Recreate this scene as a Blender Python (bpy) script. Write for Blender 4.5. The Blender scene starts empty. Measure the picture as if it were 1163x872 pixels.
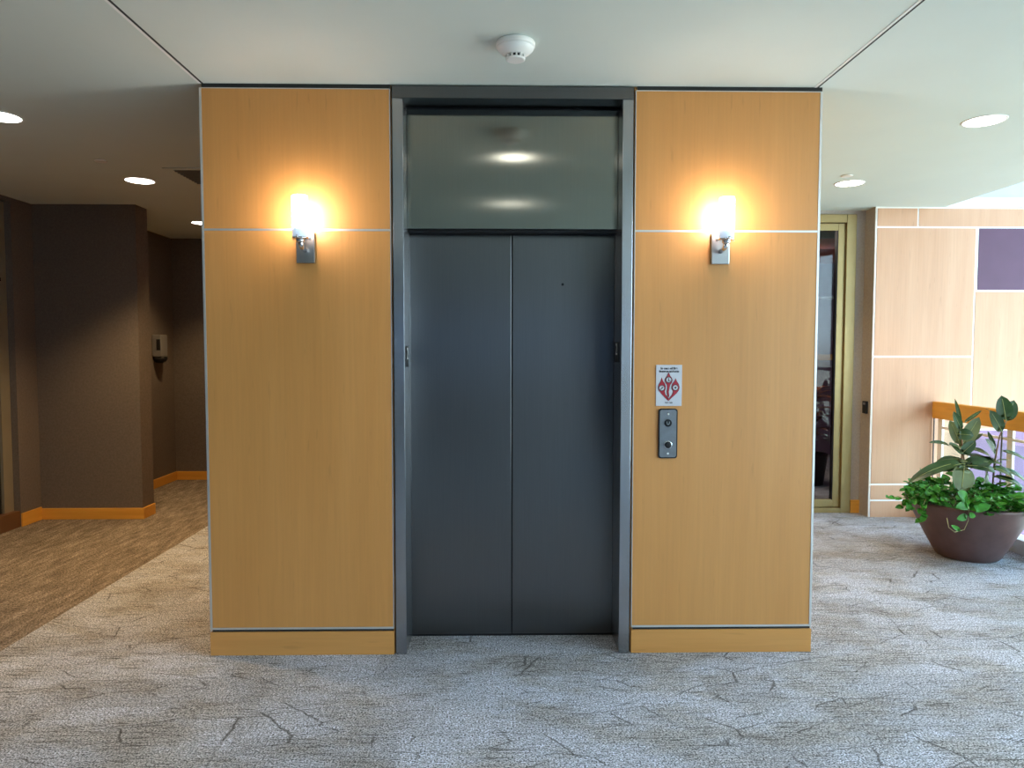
import bpy, bmesh, math, random
from mathutils import Vector, Matrix
random.seed(7)
C = bpy.context.scene.collection
PI = math.pi
H = 2.81                                     # ceiling height

# ------------------------------------------------------------------ camera
F_PX, YAW, PITCH, ROLL = 792.8, 0.01693, -0.04946, 0.00049
CAM = Vector((-0.0635, -3.449, 1.531))
Fw = Vector((math.sin(YAW)*math.cos(PITCH), math.cos(YAW)*math.cos(PITCH), math.sin(PITCH)))
Rt0 = Vector((math.cos(YAW), -math.sin(YAW), 0)); Up0 = Rt0.cross(Fw)
Rt = math.cos(ROLL)*Rt0 + math.sin(ROLL)*Up0
Up = -math.sin(ROLL)*Rt0 + math.cos(ROLL)*Up0
cd = bpy.data.cameras.new('camera'); cam = bpy.data.objects.new('camera', cd); C.objects.link(cam)
cd.sensor_width = 36; cd.sensor_fit = 'HORIZONTAL'; cd.lens = F_PX/1163*36; cd.clip_start = .05
cam.matrix_world = Matrix(((Rt.x, Up.x, -Fw.x, CAM.x), (Rt.y, Up.y, -Fw.y, CAM.y), (Rt.z, Up.z, -Fw.z, CAM.z), (0, 0, 0, 1)))
bpy.context.scene.camera = cam

def at(x, y, Y):
    """point in the room at depth Y that the photo shows at pixel x, y (used to read off measures)"""
    d = Fw + Rt*((x-581.5)/F_PX) + Up*((436-y)/F_PX)
    return CAM + d*((Y-CAM.y)/d.y)

# ------------------------------------------------------------------ materials
def mat(name):
    m = bpy.data.materials.new(name); m.use_nodes = True
    return m, m.node_tree, m.node_tree.nodes['Principled BSDF']
def N(nt, typ, **kw):
    n = nt.nodes.new(typ)
    for k, v in kw.items():
        if k.startswith('_'): n.inputs[k[1:].replace('_', ' ')].default_value = v
        else: setattr(n, k, v)
    return n
def coords(nt, scale=(1, 1, 1)):
    tc = N(nt, 'ShaderNodeTexCoord'); mp = N(nt, 'ShaderNodeMapping'); mp.inputs['Scale'].default_value = scale
    nt.links.new(tc.outputs['Object'], mp.inputs['Vector']); return mp.outputs['Vector']
def noise(nt, scale, s, detail=3, rough=.5, dist=0):
    n = N(nt, 'ShaderNodeTexNoise'); n.inputs["Scale"].default_value = s; n.inputs["Detail"].default_value = detail
    n.inputs['Roughness'].default_value = rough; n.inputs['Distortion'].default_value = dist
    nt.links.new(coords(nt, scale), n.inputs['Vector']); return n.outputs['Fac']
def ramp(nt, fac, stops):
    r = N(nt, 'ShaderNodeValToRGB'); e = r.color_ramp.elements
    e.remove(e[1])
    for i, (p, c) in enumerate(stops):
        el = e[0] if i == 0 else e.new(p)
        el.position = p; el.color = (c, c, c, 1) if isinstance(c, (int, float)) else (*c, 1)
    nt.links.new(fac, r.inputs['Fac']); return r.outputs['Color']
def mix(nt, a, b, fac, mode='MIX'):
    m = N(nt, 'ShaderNodeMix', data_type='RGBA', blend_type=mode)
    for sock, v in ((m.inputs[6], a), (m.inputs[7], b), (m.inputs[0], fac)):
        if isinstance(v, (int, float)): sock.default_value = v if sock is m.inputs[0] or sock.type == 'VALUE' else (v, v, v, 1)
        elif isinstance(v, tuple): sock.default_value = (*v, 1)
        else: nt.links.new(v, sock)
    return m.outputs[2]
def math_(nt, op, a, b=None):
    m = N(nt, 'ShaderNodeMath', operation=op)
    for i, v in enumerate((a, b)):
        if v is None: continue
        if isinstance(v, (int, float)): m.inputs[i].default_value = v
        else: nt.links.new(v, m.inputs[i])
    return m.outputs[0]
def bump(nt, p, h, strength, dist=.002):
    b = N(nt, 'ShaderNodeBump'); b.inputs['Strength'].default_value = strength; b.inputs['Distance'].default_value = dist
    nt.links.new(h, b.inputs['Height']); nt.links.new(b.outputs['Normal'], p.inputs['Normal'])
def plain(name, col, rough=.5, metal=0., var=.06, sc=6., spec=.5):
    m, nt, p = mat(name)
    n = noise(nt, (1, 1, 1), sc, 4)
    lo = tuple(c*(1-var) for c in col); hi = tuple(min(1, c*(1+var)) for c in col)
    nt.links.new(ramp(nt, n, [(.3, lo), (.7, hi)]), p.inputs['Base Color'])
    p.inputs['Roughness'].default_value = rough; p.inputs['Metallic'].default_value = metal
    p.inputs['Specular IOR Level'].default_value = spec
    return m
def wood(name, c0, c1, c2, rough=.42, axis=2, coat=0.):
    m, nt, p = mat(name)
    s1 = [7, 7, 7]; s1[axis] = .55; s2 = [70, 70, 70]; s2[axis] = 2.2; s3 = [38, 38, 38]; s3[axis] = 5
    a = noise(nt, tuple(s1), 1, 4, .55, .6); b = noise(nt, s2, 1, 3, .6); f = noise(nt, s3, 1, 2, .5)
    col = ramp(nt, a, [(.3, c0), (.5, c1), (.72, c2)])
    col = mix(nt, col, ramp(nt, b, [(.3, .86), (.65, 1.)]), .5, 'MULTIPLY')
    col = mix(nt, col, ramp(nt, f, [(.66, 1.), (.74, .78)]), .5, 'MULTIPLY')
    nt.links.new(col, p.inputs['Base Color']); p.inputs['Roughness'].default_value = rough
    p.inputs['Specular IOR Level'].default_value = .35
    p.inputs['Coat Weight'].default_value = coat; p.inputs['Coat Roughness'].default_value = .5
    return m
def steel(name, col, rough, aniso):
    m, nt, p = mat(name)
    n = noise(nt, (90, 90, 1.2), 3, 3)
    nt.links.new(ramp(nt, n, [(.3, tuple(c*.94 for c in col)), (.7, col)]), p.inputs['Base Color'])
    p.inputs['Metallic'].default_value = 1; p.inputs['Roughness'].default_value = rough
    p.inputs['Anisotropic'].default_value = aniso
    g = N(nt, 'ShaderNodeNewGeometry'); cr = N(nt, 'ShaderNodeVectorMath', operation='CROSS_PRODUCT')
    nt.links.new(g.outputs['Normal'], cr.inputs[0]); cr.inputs[1].default_value = (0, 0, 1)
    ad = N(nt, 'ShaderNodeVectorMath', operation='ADD'); ad.inputs[1].default_value = (1e-4, 0, 0)
    nt.links.new(cr.outputs[0], ad.inputs[0]); nt.links.new(ad.outputs[0], p.inputs['Tangent'])
    p.inputs['Anisotropic Rotation'].default_value = ANISO_ROT
    return m
def emit(name, col, strength, base=(.9, .9, .88)):
    m, nt, p = mat(name)
    p.inputs['Base Color'].default_value = (*base, 1); p.inputs['Emission Color'].default_value = (*col, 1)
    p.inputs['Emission Strength'].default_value = strength; p.inputs['Roughness'].default_value = .4
    return m
def glass(name, tint=(.9, .95, .95), refl=1.):
    m, nt, p = mat(name); nt.nodes.remove(p)
    t = N(nt, 'ShaderNodeBsdfTransparent'); t.inputs['Color'].default_value = (*tint, 1)
    g = N(nt, 'ShaderNodeBsdfGlossy'); g.inputs['Roughness'].default_value = .02
    lw = N(nt, 'ShaderNodeLayerWeight'); lw.inputs['Blend'].default_value = .5
    fr = math_(nt, 'ADD', math_(nt, 'MULTIPLY', math_(nt, 'POWER', lw.outputs['Facing'], 5.), .9), .04)
    mx = N(nt, 'ShaderNodeMixShader')
    nt.links.new(math_(nt, 'MULTIPLY', fr, refl), mx.inputs[0])
    nt.links.new(t.outputs[0], mx.inputs[1]); nt.links.new(g.outputs[0], mx.inputs[2])
    nt.links.new(mx.outputs[0], nt.nodes['Material Output'].inputs['Surface'])
    return m
ANISO_ROT = 0.0

def carpet_light():
    m, nt, p = mat('patterned_carpet')
    L = nt.links
    v = coords(nt, (1, 1, 1))
    # distorted coordinates for the branching lines
    dn = N(nt, 'ShaderNodeTexNoise'); dn.inputs['Scale'].default_value = 6; dn.inputs['Detail'].default_value = 5; dn.inputs['Roughness'].default_value = .62
    L.new(v, dn.inputs['Vector'])
    sub = N(nt, 'ShaderNodeVectorMath', operation='SUBTRACT'); sub.inputs[1].default_value = (.5, .5, .5); L.new(dn.outputs['Color'], sub.inputs[0])
    scl = N(nt, 'ShaderNodeVectorMath', operation='SCALE'); scl.inputs['Scale'].default_value = .075; L.new(sub.outputs[0], scl.inputs[0])
    add = N(nt, 'ShaderNodeVectorMath', operation='ADD'); L.new(v, add.inputs[0]); L.new(scl.outputs[0], add.inputs[1])
    lines = None
    for (sx, sy, sc, off, wd) in ((1.0, 2.2, 1.4, 0, .006), (1.1, 3.2, 1.9, 7.3, .008), (.9, 3.0, 1.6, 3.1, .0065)):
        mp = N(nt, 'ShaderNodeMapping'); mp.inputs['Scale'].default_value = (sx, sy, 0); mp.inputs['Location'].default_value = (off, off*.6, 0)
        mp.inputs['Rotation'].default_value = (0, 0, .12 if off else -.08)
        L.new(add.outputs[0], mp.inputs['Vector'])
        vo = N(nt, 'ShaderNodeTexVoronoi', feature='DISTANCE_TO_EDGE', voronoi_dimensions='2D'); vo.inputs['Scale'].default_value = sc
        L.new(mp.outputs[0], vo.inputs['Vector'])
        ln = ramp(nt, vo.outputs['Distance'], [(0, 1.), (wd, .75), (wd*1.9, 0.)])
        msk = ramp(nt, noise(nt, (1, 1.4, 1), 2.6+off*.1, 2), [(.49, 0.), (.58, 1.)])
        ln = mix(nt, ln, msk, 1., 'MULTIPLY')
        lines = ln if lines is None else mix(nt, lines, ln, 1., 'LIGHTEN')
    # short straight strokes across the room
    strokes = ramp(nt, noise(nt, (3.6, 60, 1), 1.6, 4, .7), [(.54, 0.), (.62, 1.)])
    patch = ramp(nt, noise(nt, (1.1, 2.0, 1), 1.7, 4, .6), [(.44, 0.), (.60, 1.)])
    # tile blocks
    br = N(nt, 'ShaderNodeTexBrick'); br.inputs['Scale'].default_value = 1; br.inputs['Mortar Size'].default_value = 0
    br.inputs['Brick Width'].default_value = .33; br.inputs['Row Height'].default_value = .25; br.offset = .37
    br.inputs['Color1'].default_value = (.74, .72, .69, 1); br.inputs['Color2'].default_value = (1, 1, 1, 1); L.new(v, br.inputs['Vector'])
    sp = noise(nt, (1, 1.15, 1), 135, 3, .75); sp2 = noise(nt, (1, 1, 1), 48, 3, .6)
    col = mix(nt, CARPET_A, CARPET_B, patch)
    col = mix(nt, col, br.outputs['Color'], .8, 'MULTIPLY')
    col = mix(nt, col, CARPET_S, mix(nt, 0., math_(nt, 'MULTIPLY', strokes, .9), mix(nt, .45, 1., patch), 'MIX'))
    col = mix(nt, col, ramp(nt, sp, [(.38, .05), (.5, .92), (.60, 1.75)]), 1., 'MULTIPLY')
    col = mix(nt, col, ramp(nt, sp2, [(.35, .74), (.65, 1.15)]), .8, 'MULTIPLY')
    col = mix(nt, col, (.055, .05, .047), math_(nt, 'MULTIPLY', lines, .8))
    L.new(col, p.inputs['Base Color']); p.inputs['Roughness'].default_value = .95; p.inputs['Specular IOR Level'].default_value = .1
    bump(nt, p, sp, .5, .004)
    return m
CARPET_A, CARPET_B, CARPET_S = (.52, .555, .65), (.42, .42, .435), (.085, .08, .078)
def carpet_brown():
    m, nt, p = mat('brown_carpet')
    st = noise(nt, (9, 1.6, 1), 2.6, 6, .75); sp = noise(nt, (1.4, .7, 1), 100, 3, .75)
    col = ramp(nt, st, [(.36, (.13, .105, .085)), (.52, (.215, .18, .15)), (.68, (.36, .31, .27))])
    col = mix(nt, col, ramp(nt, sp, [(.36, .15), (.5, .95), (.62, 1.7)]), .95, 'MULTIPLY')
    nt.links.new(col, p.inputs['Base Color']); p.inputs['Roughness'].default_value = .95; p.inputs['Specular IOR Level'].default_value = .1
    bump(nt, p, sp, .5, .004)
    return m

M = {}
M['carpet'] = carpet_light(); M['carpet_brown'] = carpet_brown()
M['ceiling'] = plain('ceiling_paint', (.615, .69, .655), .9, sc=2, var=.02, spec=.2)
M['maple'] = wood('maple_veneer', (.56, .247, .062), (.59, .266, .069), (.62, .287, .08), coat=.55)
M['maple_pale'] = wood('pale_maple_veneer', (.58, .335, .205), (.61, .36, .225), (.64, .39, .25), .5)
M['maple_base'] = wood('maple_base_board', (.59, .27, .075), (.63, .295, .085), (.67, .325, .105), axis=0)
M['oak'] = wood('orange_wood_board', (.66, .32, .05), (.74, .375, .065), (.80, .42, .085), .45, axis=1)
M['oak_x'] = wood('orange_wood_board_across', (.66, .32, .05), (.74, .375, .065), (.80, .42, .085), .45, axis=0)
M['dark_wood'] = plain('dark_brown_wood', (.13, .06, .025), .5, var=.15)
M['taupe'] = plain('dark_taupe_wallcovering', (.148, .126, .115), .85, sc=60, var=.12, spec=.2)
M['grey_wall'] = plain('grey_wallcovering', (.40, .37, .34), .85, sc=60, var=.08, spec=.2)
M['purple'] = plain('purple_laminate', (.085, .028, .072), .55, var=.05)
M['purple_pale'] = plain('mauve_laminate', (.24, .14, .25), .5, var=.05)
M['purple_wall'] = plain('muted_purple_paint', (.17, .11, .19), .8, var=.04)
M['red_paint'] = plain('red_orange_paint', (.62, .16, .07), .7, var=.04)
M['white'] = plain('white_paint', (.80, .81, .80), .5, var=.02)
M['atrium'] = plain('pale_blue_grey_paint', (.55, .62, .72), .9, var=.03)
M['plastic'] = plain('white_plastic', (.80, .80, .78), .4, var=.02)
M['grey_plastic'] = plain('grey_plastic', (.17, .17, .18), .4, var=.04)
M['black'] = plain('black_plastic', (.012, .012, .014), .45, var=.1, spec=.25)
M['dark'] = plain('dark_shadow_gap', (.02, .022, .02), .8, var=.1)
M['alu'] = plain('satin_aluminium_trim', (.66, .66, .65), .38, .7, var=.03, sc=20)
M['alu_white'] = plain('pale_aluminium_strip', (.84, .84, .82), .45, .15, var=.02)
M['gold'] = plain('bronze_gold_anodised_metal', (.33, .255, .11), .42, .45, var=.06)
M['champagne'] = plain('champagne_metal', (.42, .38, .28), .4, .6, var=.05)
M['steel'] = steel('brushed_stainless_steel', (.40, .41, .43), .27, .75)
M['steel_dark'] = steel('dull_stainless_steel', (.16, .162, .165), .29, .75)
M['steel_panel'] = steel('satin_stainless_steel', (.27, .28, .25), .13, .9)
M['plate'] = plain('brushed_plate', (.20, .215, .235), .4, .8, var=.08, sc=40)
M['chrome'] = plain('chrome', (.72, .73, .75), .12, 1., var=.02)
M['nickel'] = plain('brushed_nickel', (.50, .50, .51), .3, 1., var=.04)
M['glass'] = glass('clear_glass'); M['glass_dark'] = glass('door_glass', (.62, .62, .64), .7)
M['glass_tint'] = glass('tinted_window_glass', (.13, .165, .21)); M['frost'] = emit('lit_frosted_glass', (1., .90, .84), 58.)
M['cup'] = emit('dimly_lit_glass_cup', (.62, .80, 1.), .55, (.6, .7, .85))
M['lens'] = emit('lit_downlight_lens', (1., .93, .83), 10.)
M['pot'] = plain('brown_ceramic', (.115, .062, .058), .5, var=.18, sc=9)
M['soil'] = plain('dark_soil', (.05, .033, .02), .95, var=.4, sc=60)
M['leaf'] = plain('dark_rubber_leaf', (.030, .066, .020), .33, var=.35, sc=9, spec=.3)
M['leaf_pale'] = plain('pale_leaf_underside', (.115, .15, .06), .45, var=.2, sc=12, spec=.3)
M['rib'] = plain('pale_midrib', (.34, .36, .12), .5)
M['vine'] = plain('bright_green_leaf', (.036, .19, .016), .45, var=.5, sc=14, spec=.22)
M['vine_stem'] = plain('pale_vine_stem', (.42, .42, .20), .6)
M['stalk'] = plain('brown_stalk', (.20, .13, .07), .7)
M['red_leaf'] = plain('dark_red_leaf', (.16, .04, .02), .4, var=.3)
M['sign_white'] = plain('white_sign_face', (.56, .56, .61), .35, var=.02)
M['sign_red'] = plain('red_print', (.36, .008, .025), .45, var=.03)
M['ink'] = plain('black_print', (.015, .014, .02), .5)
M['mullion'] = plain('dark_grey_mullion', (.10, .105, .11), .45, .3)
M['ground_out'] = plain('lower_hall_stone', (.45, .45, .44), .7)
M['door_room'] = plain('dark_room_paint', (.055, .055, .05), .8)

# ------------------------------------------------------------------ geometry helpers
def box(bm, x0, x1, y0, y1, z0, z1, bev=0, mi=0):
    t = bmesh.new()
    bmesh.ops.create_cube(t, size=1)
    for v in t.verts:
        v.co = Vector(((x0+x1)/2+v.co.x*(x1-x0), (y0+y1)/2+v.co.y*(y1-y0), (z0+z1)/2+v.co.z*(z1-z0)))
    if bev: bmesh.ops.bevel(t, geom=list(t.edges), offset=bev, segments=2, affect='EDGES', profile=.6)
    merge(bm, t, mi)
def merge(bm, t, mi=0):
    vm = {v: bm.verts.new(v.co) for v in t.verts}
    for f in t.faces:
        nf = bm.faces.new([vm[v] for v in f.verts]); nf.smooth = f.smooth; nf.material_index = mi or f.material_index
    t.free()
def lathe(bm, prof, c=(0, 0, 0), seg=40, axis='Z', mi=0, smooth=True):
    """profile of (radius, height) swept round an axis through c"""
    rings = []
    for r, h in prof:
        ring = []
        for k in range(seg):
            a = 2*PI*k/seg
            if axis == 'Z': p = (r*math.cos(a), r*math.sin(a), h)
            elif axis == 'Y': p = (r*math.cos(a), h, r*math.sin(a))
            else: p = (h, r*math.cos(a), r*math.sin(a))
            ring.append(bm.verts.new(Vector(p)+Vector(c)))
        rings.append(ring)
    for a, b in zip(rings, rings[1:]):
        for k in range(seg):
            f = bm.faces.new((a[k], a[(k+1) % seg], b[(k+1) % seg], b[k])); f.smooth = smooth; f.material_index = mi
    for ring in (rings[0], rings[-1]):
        f = bm.faces.new(ring); f.material_index = mi
def tube(bm, pts, r, seg=8, mi=0):
    pts = [Vector(p) for p in pts]; rs = r if isinstance(r, (list, tuple)) else [r]*len(pts)
    rings = []
    for i, p in enumerate(pts):
        d = (pts[min(i+1, len(pts)-1)]-pts[max(i-1, 0)]).normalized()
        u = d.cross(Vector((0, 0, 1)));  u = u if u.length > .05 else d.cross(Vector((1, 0, 0)))
        u.normalize(); w = d.cross(u)
        rings.append([bm.verts.new(p+rs[i]*(math.cos(2*PI*k/seg)*u+math.sin(2*PI*k/seg)*w)) for k in range(seg)])
    for a, b in zip(rings, rings[1:]):
        for k in range(seg):
            f = bm.faces.new((a[k], a[(k+1) % seg], b[(k+1) % seg], b[k])); f.smooth = True; f.material_index = mi
    for ring in (rings[0], rings[-1]): bm.faces.new(ring).material_index = mi
def prism(bm, pts, y0, y1, mi=0):
    """outline in X-Z extruded from y0 to y1"""
    a = [bm.verts.new((x, y0, z)) for x, z in pts]; b = [bm.verts.new((x, y1, z)) for x, z in pts]
    n = len(pts)
    bm.faces.new(a).material_index = mi; bm.faces.new(b[::-1]).material_index = mi
    for k in range(n): bm.faces.new((a[k], b[k], b[(k+1) % n], a[(k+1) % n])).material_index = mi
def obj(name, bm, m, parent=None, loc=None):
    bmesh.ops.recalc_face_normals(bm, faces=list(bm.faces)) if bm.faces else None
    me = bpy.data.meshes.new(name); bm.to_mesh(me); bm.free()
    for mm in (m if isinstance(m, (list, tuple)) else [m]): me.materials.append(M[mm])
    o = bpy.data.objects.new(name, me); C.objects.link(o)
    if parent: o.parent = parent
    if loc: o.location = loc
    return o
def bx(name, m, parent, *a, **k):
    bm = bmesh.new(); box(bm, *a, **k); return obj(name, bm, m, parent)
def thing(name, label, cat, loc=(0, 0, 0), group=None):
    o = bpy.data.objects.new(name, None); C.objects.link(o); o.location = loc; o.empty_display_size = .1
    o['label'] = label; o['category'] = cat
    if group: o['group'] = group
    return o
def tag(o, label, cat, group=None):
    o['label'] = label; o['category'] = cat
    if group: o['group'] = group
    return o
def struct(o, label=None, cat=None):
    o['kind'] = 'structure'
    if label: o['label'] = label
    if cat: o['category'] = cat
    return o
def sbox(name, m, label, cat, *boxes):
    bm = bmesh.new()
    for b in boxes: box(bm, *b)
    return struct(obj(name, bm, m), label, cat)
def text(name, s, size, m, parent, loc, rot=(PI/2, 0, 0), sx=1., bold=0):
    cu = bpy.data.curves.new(name, 'FONT'); cu.body = s; cu.size = size; cu.align_x = 'CENTER'; cu.align_y = 'CENTER'; cu.extrude = .0004; cu.offset = bold
    tmp = bpy.data.objects.new(name, cu); C.objects.link(tmp)
    bpy.context.view_layer.update()
    me = bpy.data.meshes.new_from_object(tmp.evaluated_get(bpy.context.evaluated_depsgraph_get()))
    bpy.data.objects.remove(tmp)
    o = bpy.data.objects.new(name, me); C.objects.link(o); me.materials.clear(); me.materials.append(M[m])
    o.parent = parent; o.location = loc; o.rotation_euler = rot; o.scale = (sx, 1, 1)
    return o

# ------------------------------------------------------------------ room shell
XS, XG = 4.2, 3.88                           # left wall plane, edge of the open hall on the right
BACK = -9.0
sbox('floor', 'carpet', 'grey patterned carpet with dark branching lines', 'floor', (-2.6, XG+.08, BACK, 3.06, -.12, 0), (-2.6, -1.45, 3.06, 4.8, -.12, 0))
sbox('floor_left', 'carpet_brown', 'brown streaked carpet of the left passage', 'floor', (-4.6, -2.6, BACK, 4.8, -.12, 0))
sbox('ceiling', 'ceiling', 'flat pale painted ceiling', 'ceiling', (-4.4, XG+.05, BACK, 4.9, H, H+.14))
for i, x in enumerate((-1.497, 1.488)):
    bm = bmesh.new(); box(bm, x-.005, x+.005, BACK, 0.0, H-.0015, H); box(bm, x-.017, x-.006, BACK, 0.0, H-.0025, H, mi=1)
    struct(obj('trim_%d' % (i+1), bm, ['dark', 'white']), 'dark joint line across the ceiling from the elevator corner, %s side' % ('left', 'right')[i], 'ceiling joint')
# left side
sbox('wall_left', 'taupe', 'dark taupe wall along the left passage', 'wall', (-4.5, -XS, BACK, .9, 0, H), (-4.5, -XS, 2.584, 3.06, 0, H), (-4.5, -XS, .9, 2.584, 2.775, H))
sbox('wall_partition', 'taupe', 'dark taupe wall end standing out into the left passage', 'wall', (-XS, -3.293, 2.853, 3.057, 0, H))
sbox('wall_niche', 'taupe', 'dark taupe side wall of the recess behind the partition', 'wall', (-4.2, -3.87, 3.057, 4.9, 0, H))
sbox('wall_end', 'taupe', 'dark taupe wall closing the end of the left passage', 'wall', (-3.87, -1.5, 4.76, 4.9, 0, H))
def board(name, m, label, *boxes): 
    bm = bmesh.new()
    for b in boxes: box(bm, *b, bev=.003)
    return struct(obj(name, bm, m), label, 'baseboard')
board('baseboard_left', 'oak', 'orange wood baseboard in the corner by the glass door', (-XS, -XS+.014, 2.584, 2.84, 0, .115))
board('baseboard_partition', 'oak_x', 'orange wood baseboard wrapping the partition end', (-XS+.001, -3.28, 2.839, 2.853, 0, .1), (-3.293, -3.279, 2.8395, 3.057, 0, .1))
board('baseboard_niche', 'oak', 'orange wood baseboard on the recess side wall', (-3.87, -3.856, 3.06, 4.76, 0, .1))
board('baseboard_end', 'oak_x', 'orange wood baseboard at the end of the left passage', (-3.856, -1.52, 4.746, 4.76, 0, .1))
# glazed door on the far left
d1 = struct(thing('door_1', 'glazed door with pale metal frame in the left wall', 'door', (-4.28, 1.74, 0)))
def rel(bm, o): 
    for v in bm.verts: v.co -= o.location
    return bm
def part(name, m, root, *boxes, bev=0):
    bm = bmesh.new()
    for b in boxes: box(bm, *b, bev=bev)
    return obj(name, rel(bm, root), m, root)
part('door_frame', 'champagne', d1, (-4.30, -4.255, 2.47, 2.582, .14, 2.77), (-4.30, -4.255, .902, 1.0, .14, 2.77), (-4.30, -4.255, 1.0, 2.47, 2.70, 2.77))
part('glass_pane', 'glass_dark', d1, (-4.285, -4.277, 1.0, 2.47, .14, 2.70))
part('sill', 'dark_wood', d1, (-4.49, -4.205, .902, 2.582, 0, .14))
bm = bmesh.new()
for z in (2.42, 2.1): box(bm, -4.256, -4.25, 2.50, 2.512, z, z+.03)
obj('hinge_screw', rel(bm, d1), 'chrome', d1)
sbox('wall_side_room', 'door_room', 'dim room behind the left glass door', 'wall', (-6.6, -6.5, .6, 3.6, 0, H), (-6.5, -4.5, 3.05, 3.2, 0, H), (-6.5, -4.5, .4, .9, 0, H), (-6.6, -4.5, .4, 3.2, H, H+.1), (-6.6, -4.5, .4, 3.2, -.1, 0))

# ------------------------------------------------------------------ elevator block
W, JO, JI = 1.512, .590, .534
blk = sbox('wall_elevator', 'maple', 'maple clad elevator block in the middle of the room', 'wall',
           (-W+.004, -JO-.002, .014, 4.76, 0, H), (JO+.002, W-.004, .014, 3.03, 0, H), (-JO-.002, JO+.002, .34, 4.0, 0, H))
def grain(root_x): return root_x
SEAM0, SEAM1, REV0, REV1, TOP = 2.107, 2.117, .118, .131, 2.789
for s in (-1, 1):
    side = 'left' if s < 0 else 'right'
    a, b = (-W, -JO-.006) if s < 0 else (JO+.006, W)
    ia, ib = a+.011*(s < 0)+.004*(s > 0), b-.011*(s > 0)-.004*(s < 0)
    def pnl(name, z0, z1, lab):
        bm = bmesh.new(); box(bm, ia-(a+b)/2, ib-(a+b)/2, 0, .014, z0-1, z1-1)
        o = obj(name, bm, 'maple', blk, ((a+b)/2, 0, 1)); o['label'] = lab; return o
    pnl('upper_panel', SEAM1, TOP-.004, '%s upper maple panel above the seam' % side)
    pnl('lower_panel', SEAM0-.0, SEAM0, '') if False else pnl('lower_panel', REV1+.010, SEAM0, '%s tall lower maple panel' % side)
    bm = bmesh.new()
    e0, e1 = (a, ia) if s < 0 else (ib, b)
    box(bm, e0, e1, -.002, .016, REV1, TOP)
    e0, e1 = (ib, b) if s < 0 else (a, ia)
    box(bm, e0, e1, -.001, .016, REV1, TOP)
    box(bm, ia, ib, -.001, .016, SEAM0, SEAM1)
    box(bm, ia, ib, -.002, .016, TOP-.004, TOP); box(bm, ia, ib, -.002, .016, REV1, REV1+.010)
    obj('panel_edging', bm, 'alu', blk)
    bm = bmesh.new(); box(bm, a+.01, b-.004, .006, .02, REV0, REV1); box(bm, a+.01, b, .004, .02, TOP, H)
    obj('shadow_gap', bm, 'dark', blk)
    bm = bmesh.new(); box(bm, a, b, -.004, .016, 0, REV0, bev=.002)
    struct(obj('baseboard_%s' % ('elevator_left' if s < 0 else 'elevator_right'), bm, 'maple_base'), 'plain maple base board under the %s elevator panel' % side, 'baseboard')
# side edging of the block
bm = bmesh.new()
for x in (-W, W): box(bm, x-.004, x+.004, .01, .03, 0, TOP)
obj('corner_edging', bm, 'alu', blk)

ele = thing('elevator', 'stainless steel elevator entrance with closed double doors', 'elevator', (0, 0, 0))
YT, YD = .125, .216
def pt(name, m, *boxes, bev=0, label=None):
    o = part(name, m, ele, *boxes, bev=bev)
    if label: o['label'] = label
    return o
for s in (-1, 1):
    x0, x1 = sorted((s*JI, s*(JO-.004)))
    bm = bmesh.new(); box(bm, x0, x1, -.004, .30, 0.001, 2.743, bev=.0025)
    obj('jamb', bm, 'steel', ele)
bm = bmesh.new(); box(bm, -JO+.004, JO-.004, -.004, .30, 2.745, 2.803, bev=.0025); obj('header', bm, 'steel_dark', ele)
for b in ((-JO-.006, -JO+.003, .02, .03, 0, H), (JO-.003, JO+.006, .02, .03, 0, H), (-JO+.003, JO-.003, .02, .03, 2.804, H)):
    bx('shadow_gap', 'dark', blk, *b)
pt('transom_panel', 'steel_panel', (-JI+.001, JI-.001, YT, YT+.03, 2.14, 2.735), bev=.003)
pt('transom_soffit', 'black', (-JI+.001, JI-.001, YT+.012, .30, 2.128, 2.138)); pt('upper_gap', 'black', (-JI+.001, JI-.001, YT+.01, .30, 2.738, 2.744))
pt('door_panel', 'steel_dark', (-JI+.0, -.005, YD, YD+.03, .012, 2.127), bev=.003, label='left sliding door panel')
r = pt('door_panel', 'steel_dark', (.001, JI-.0, YD+.0015, YD+.0315, .012, 2.127), bev=.003, label='right sliding door panel with small keyhole')
bm = bmesh.new(); lathe(bm, [(.007, 0), (.007, .004)], (.263, YD-.002, 1.87), 16, 'Y'); obj('keyhole', bm, 'black', r)
pt('door_gap', 'black', (-.006, .002, YD+.006, YD+.012, .0, 2.127), (-JI, JI, YD+.004, YD+.032, .0005, .012))
for s in (-1, 1):
    x = s*JI; y0, y1 = (.03, .125) if s < 0 else (.05, .165); zc = 1.495 if s < 0 else 1.518
    bm = bmesh.new(); xa, xb = sorted((x, x-s*.004)); box(bm, xa, xb, y0, y1, zc-.052, zc+.052, bev=.001)
    o = obj('floor_plate', bm, 'black', ele)
    o['label'] = 'black raised-number plate'
    text('raised_number', '2', .085, 'white', o, (x-s*.0045, (y0+y1)/2, zc+.012), (PI/2, 0, -s*PI/2), 1.1)

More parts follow.
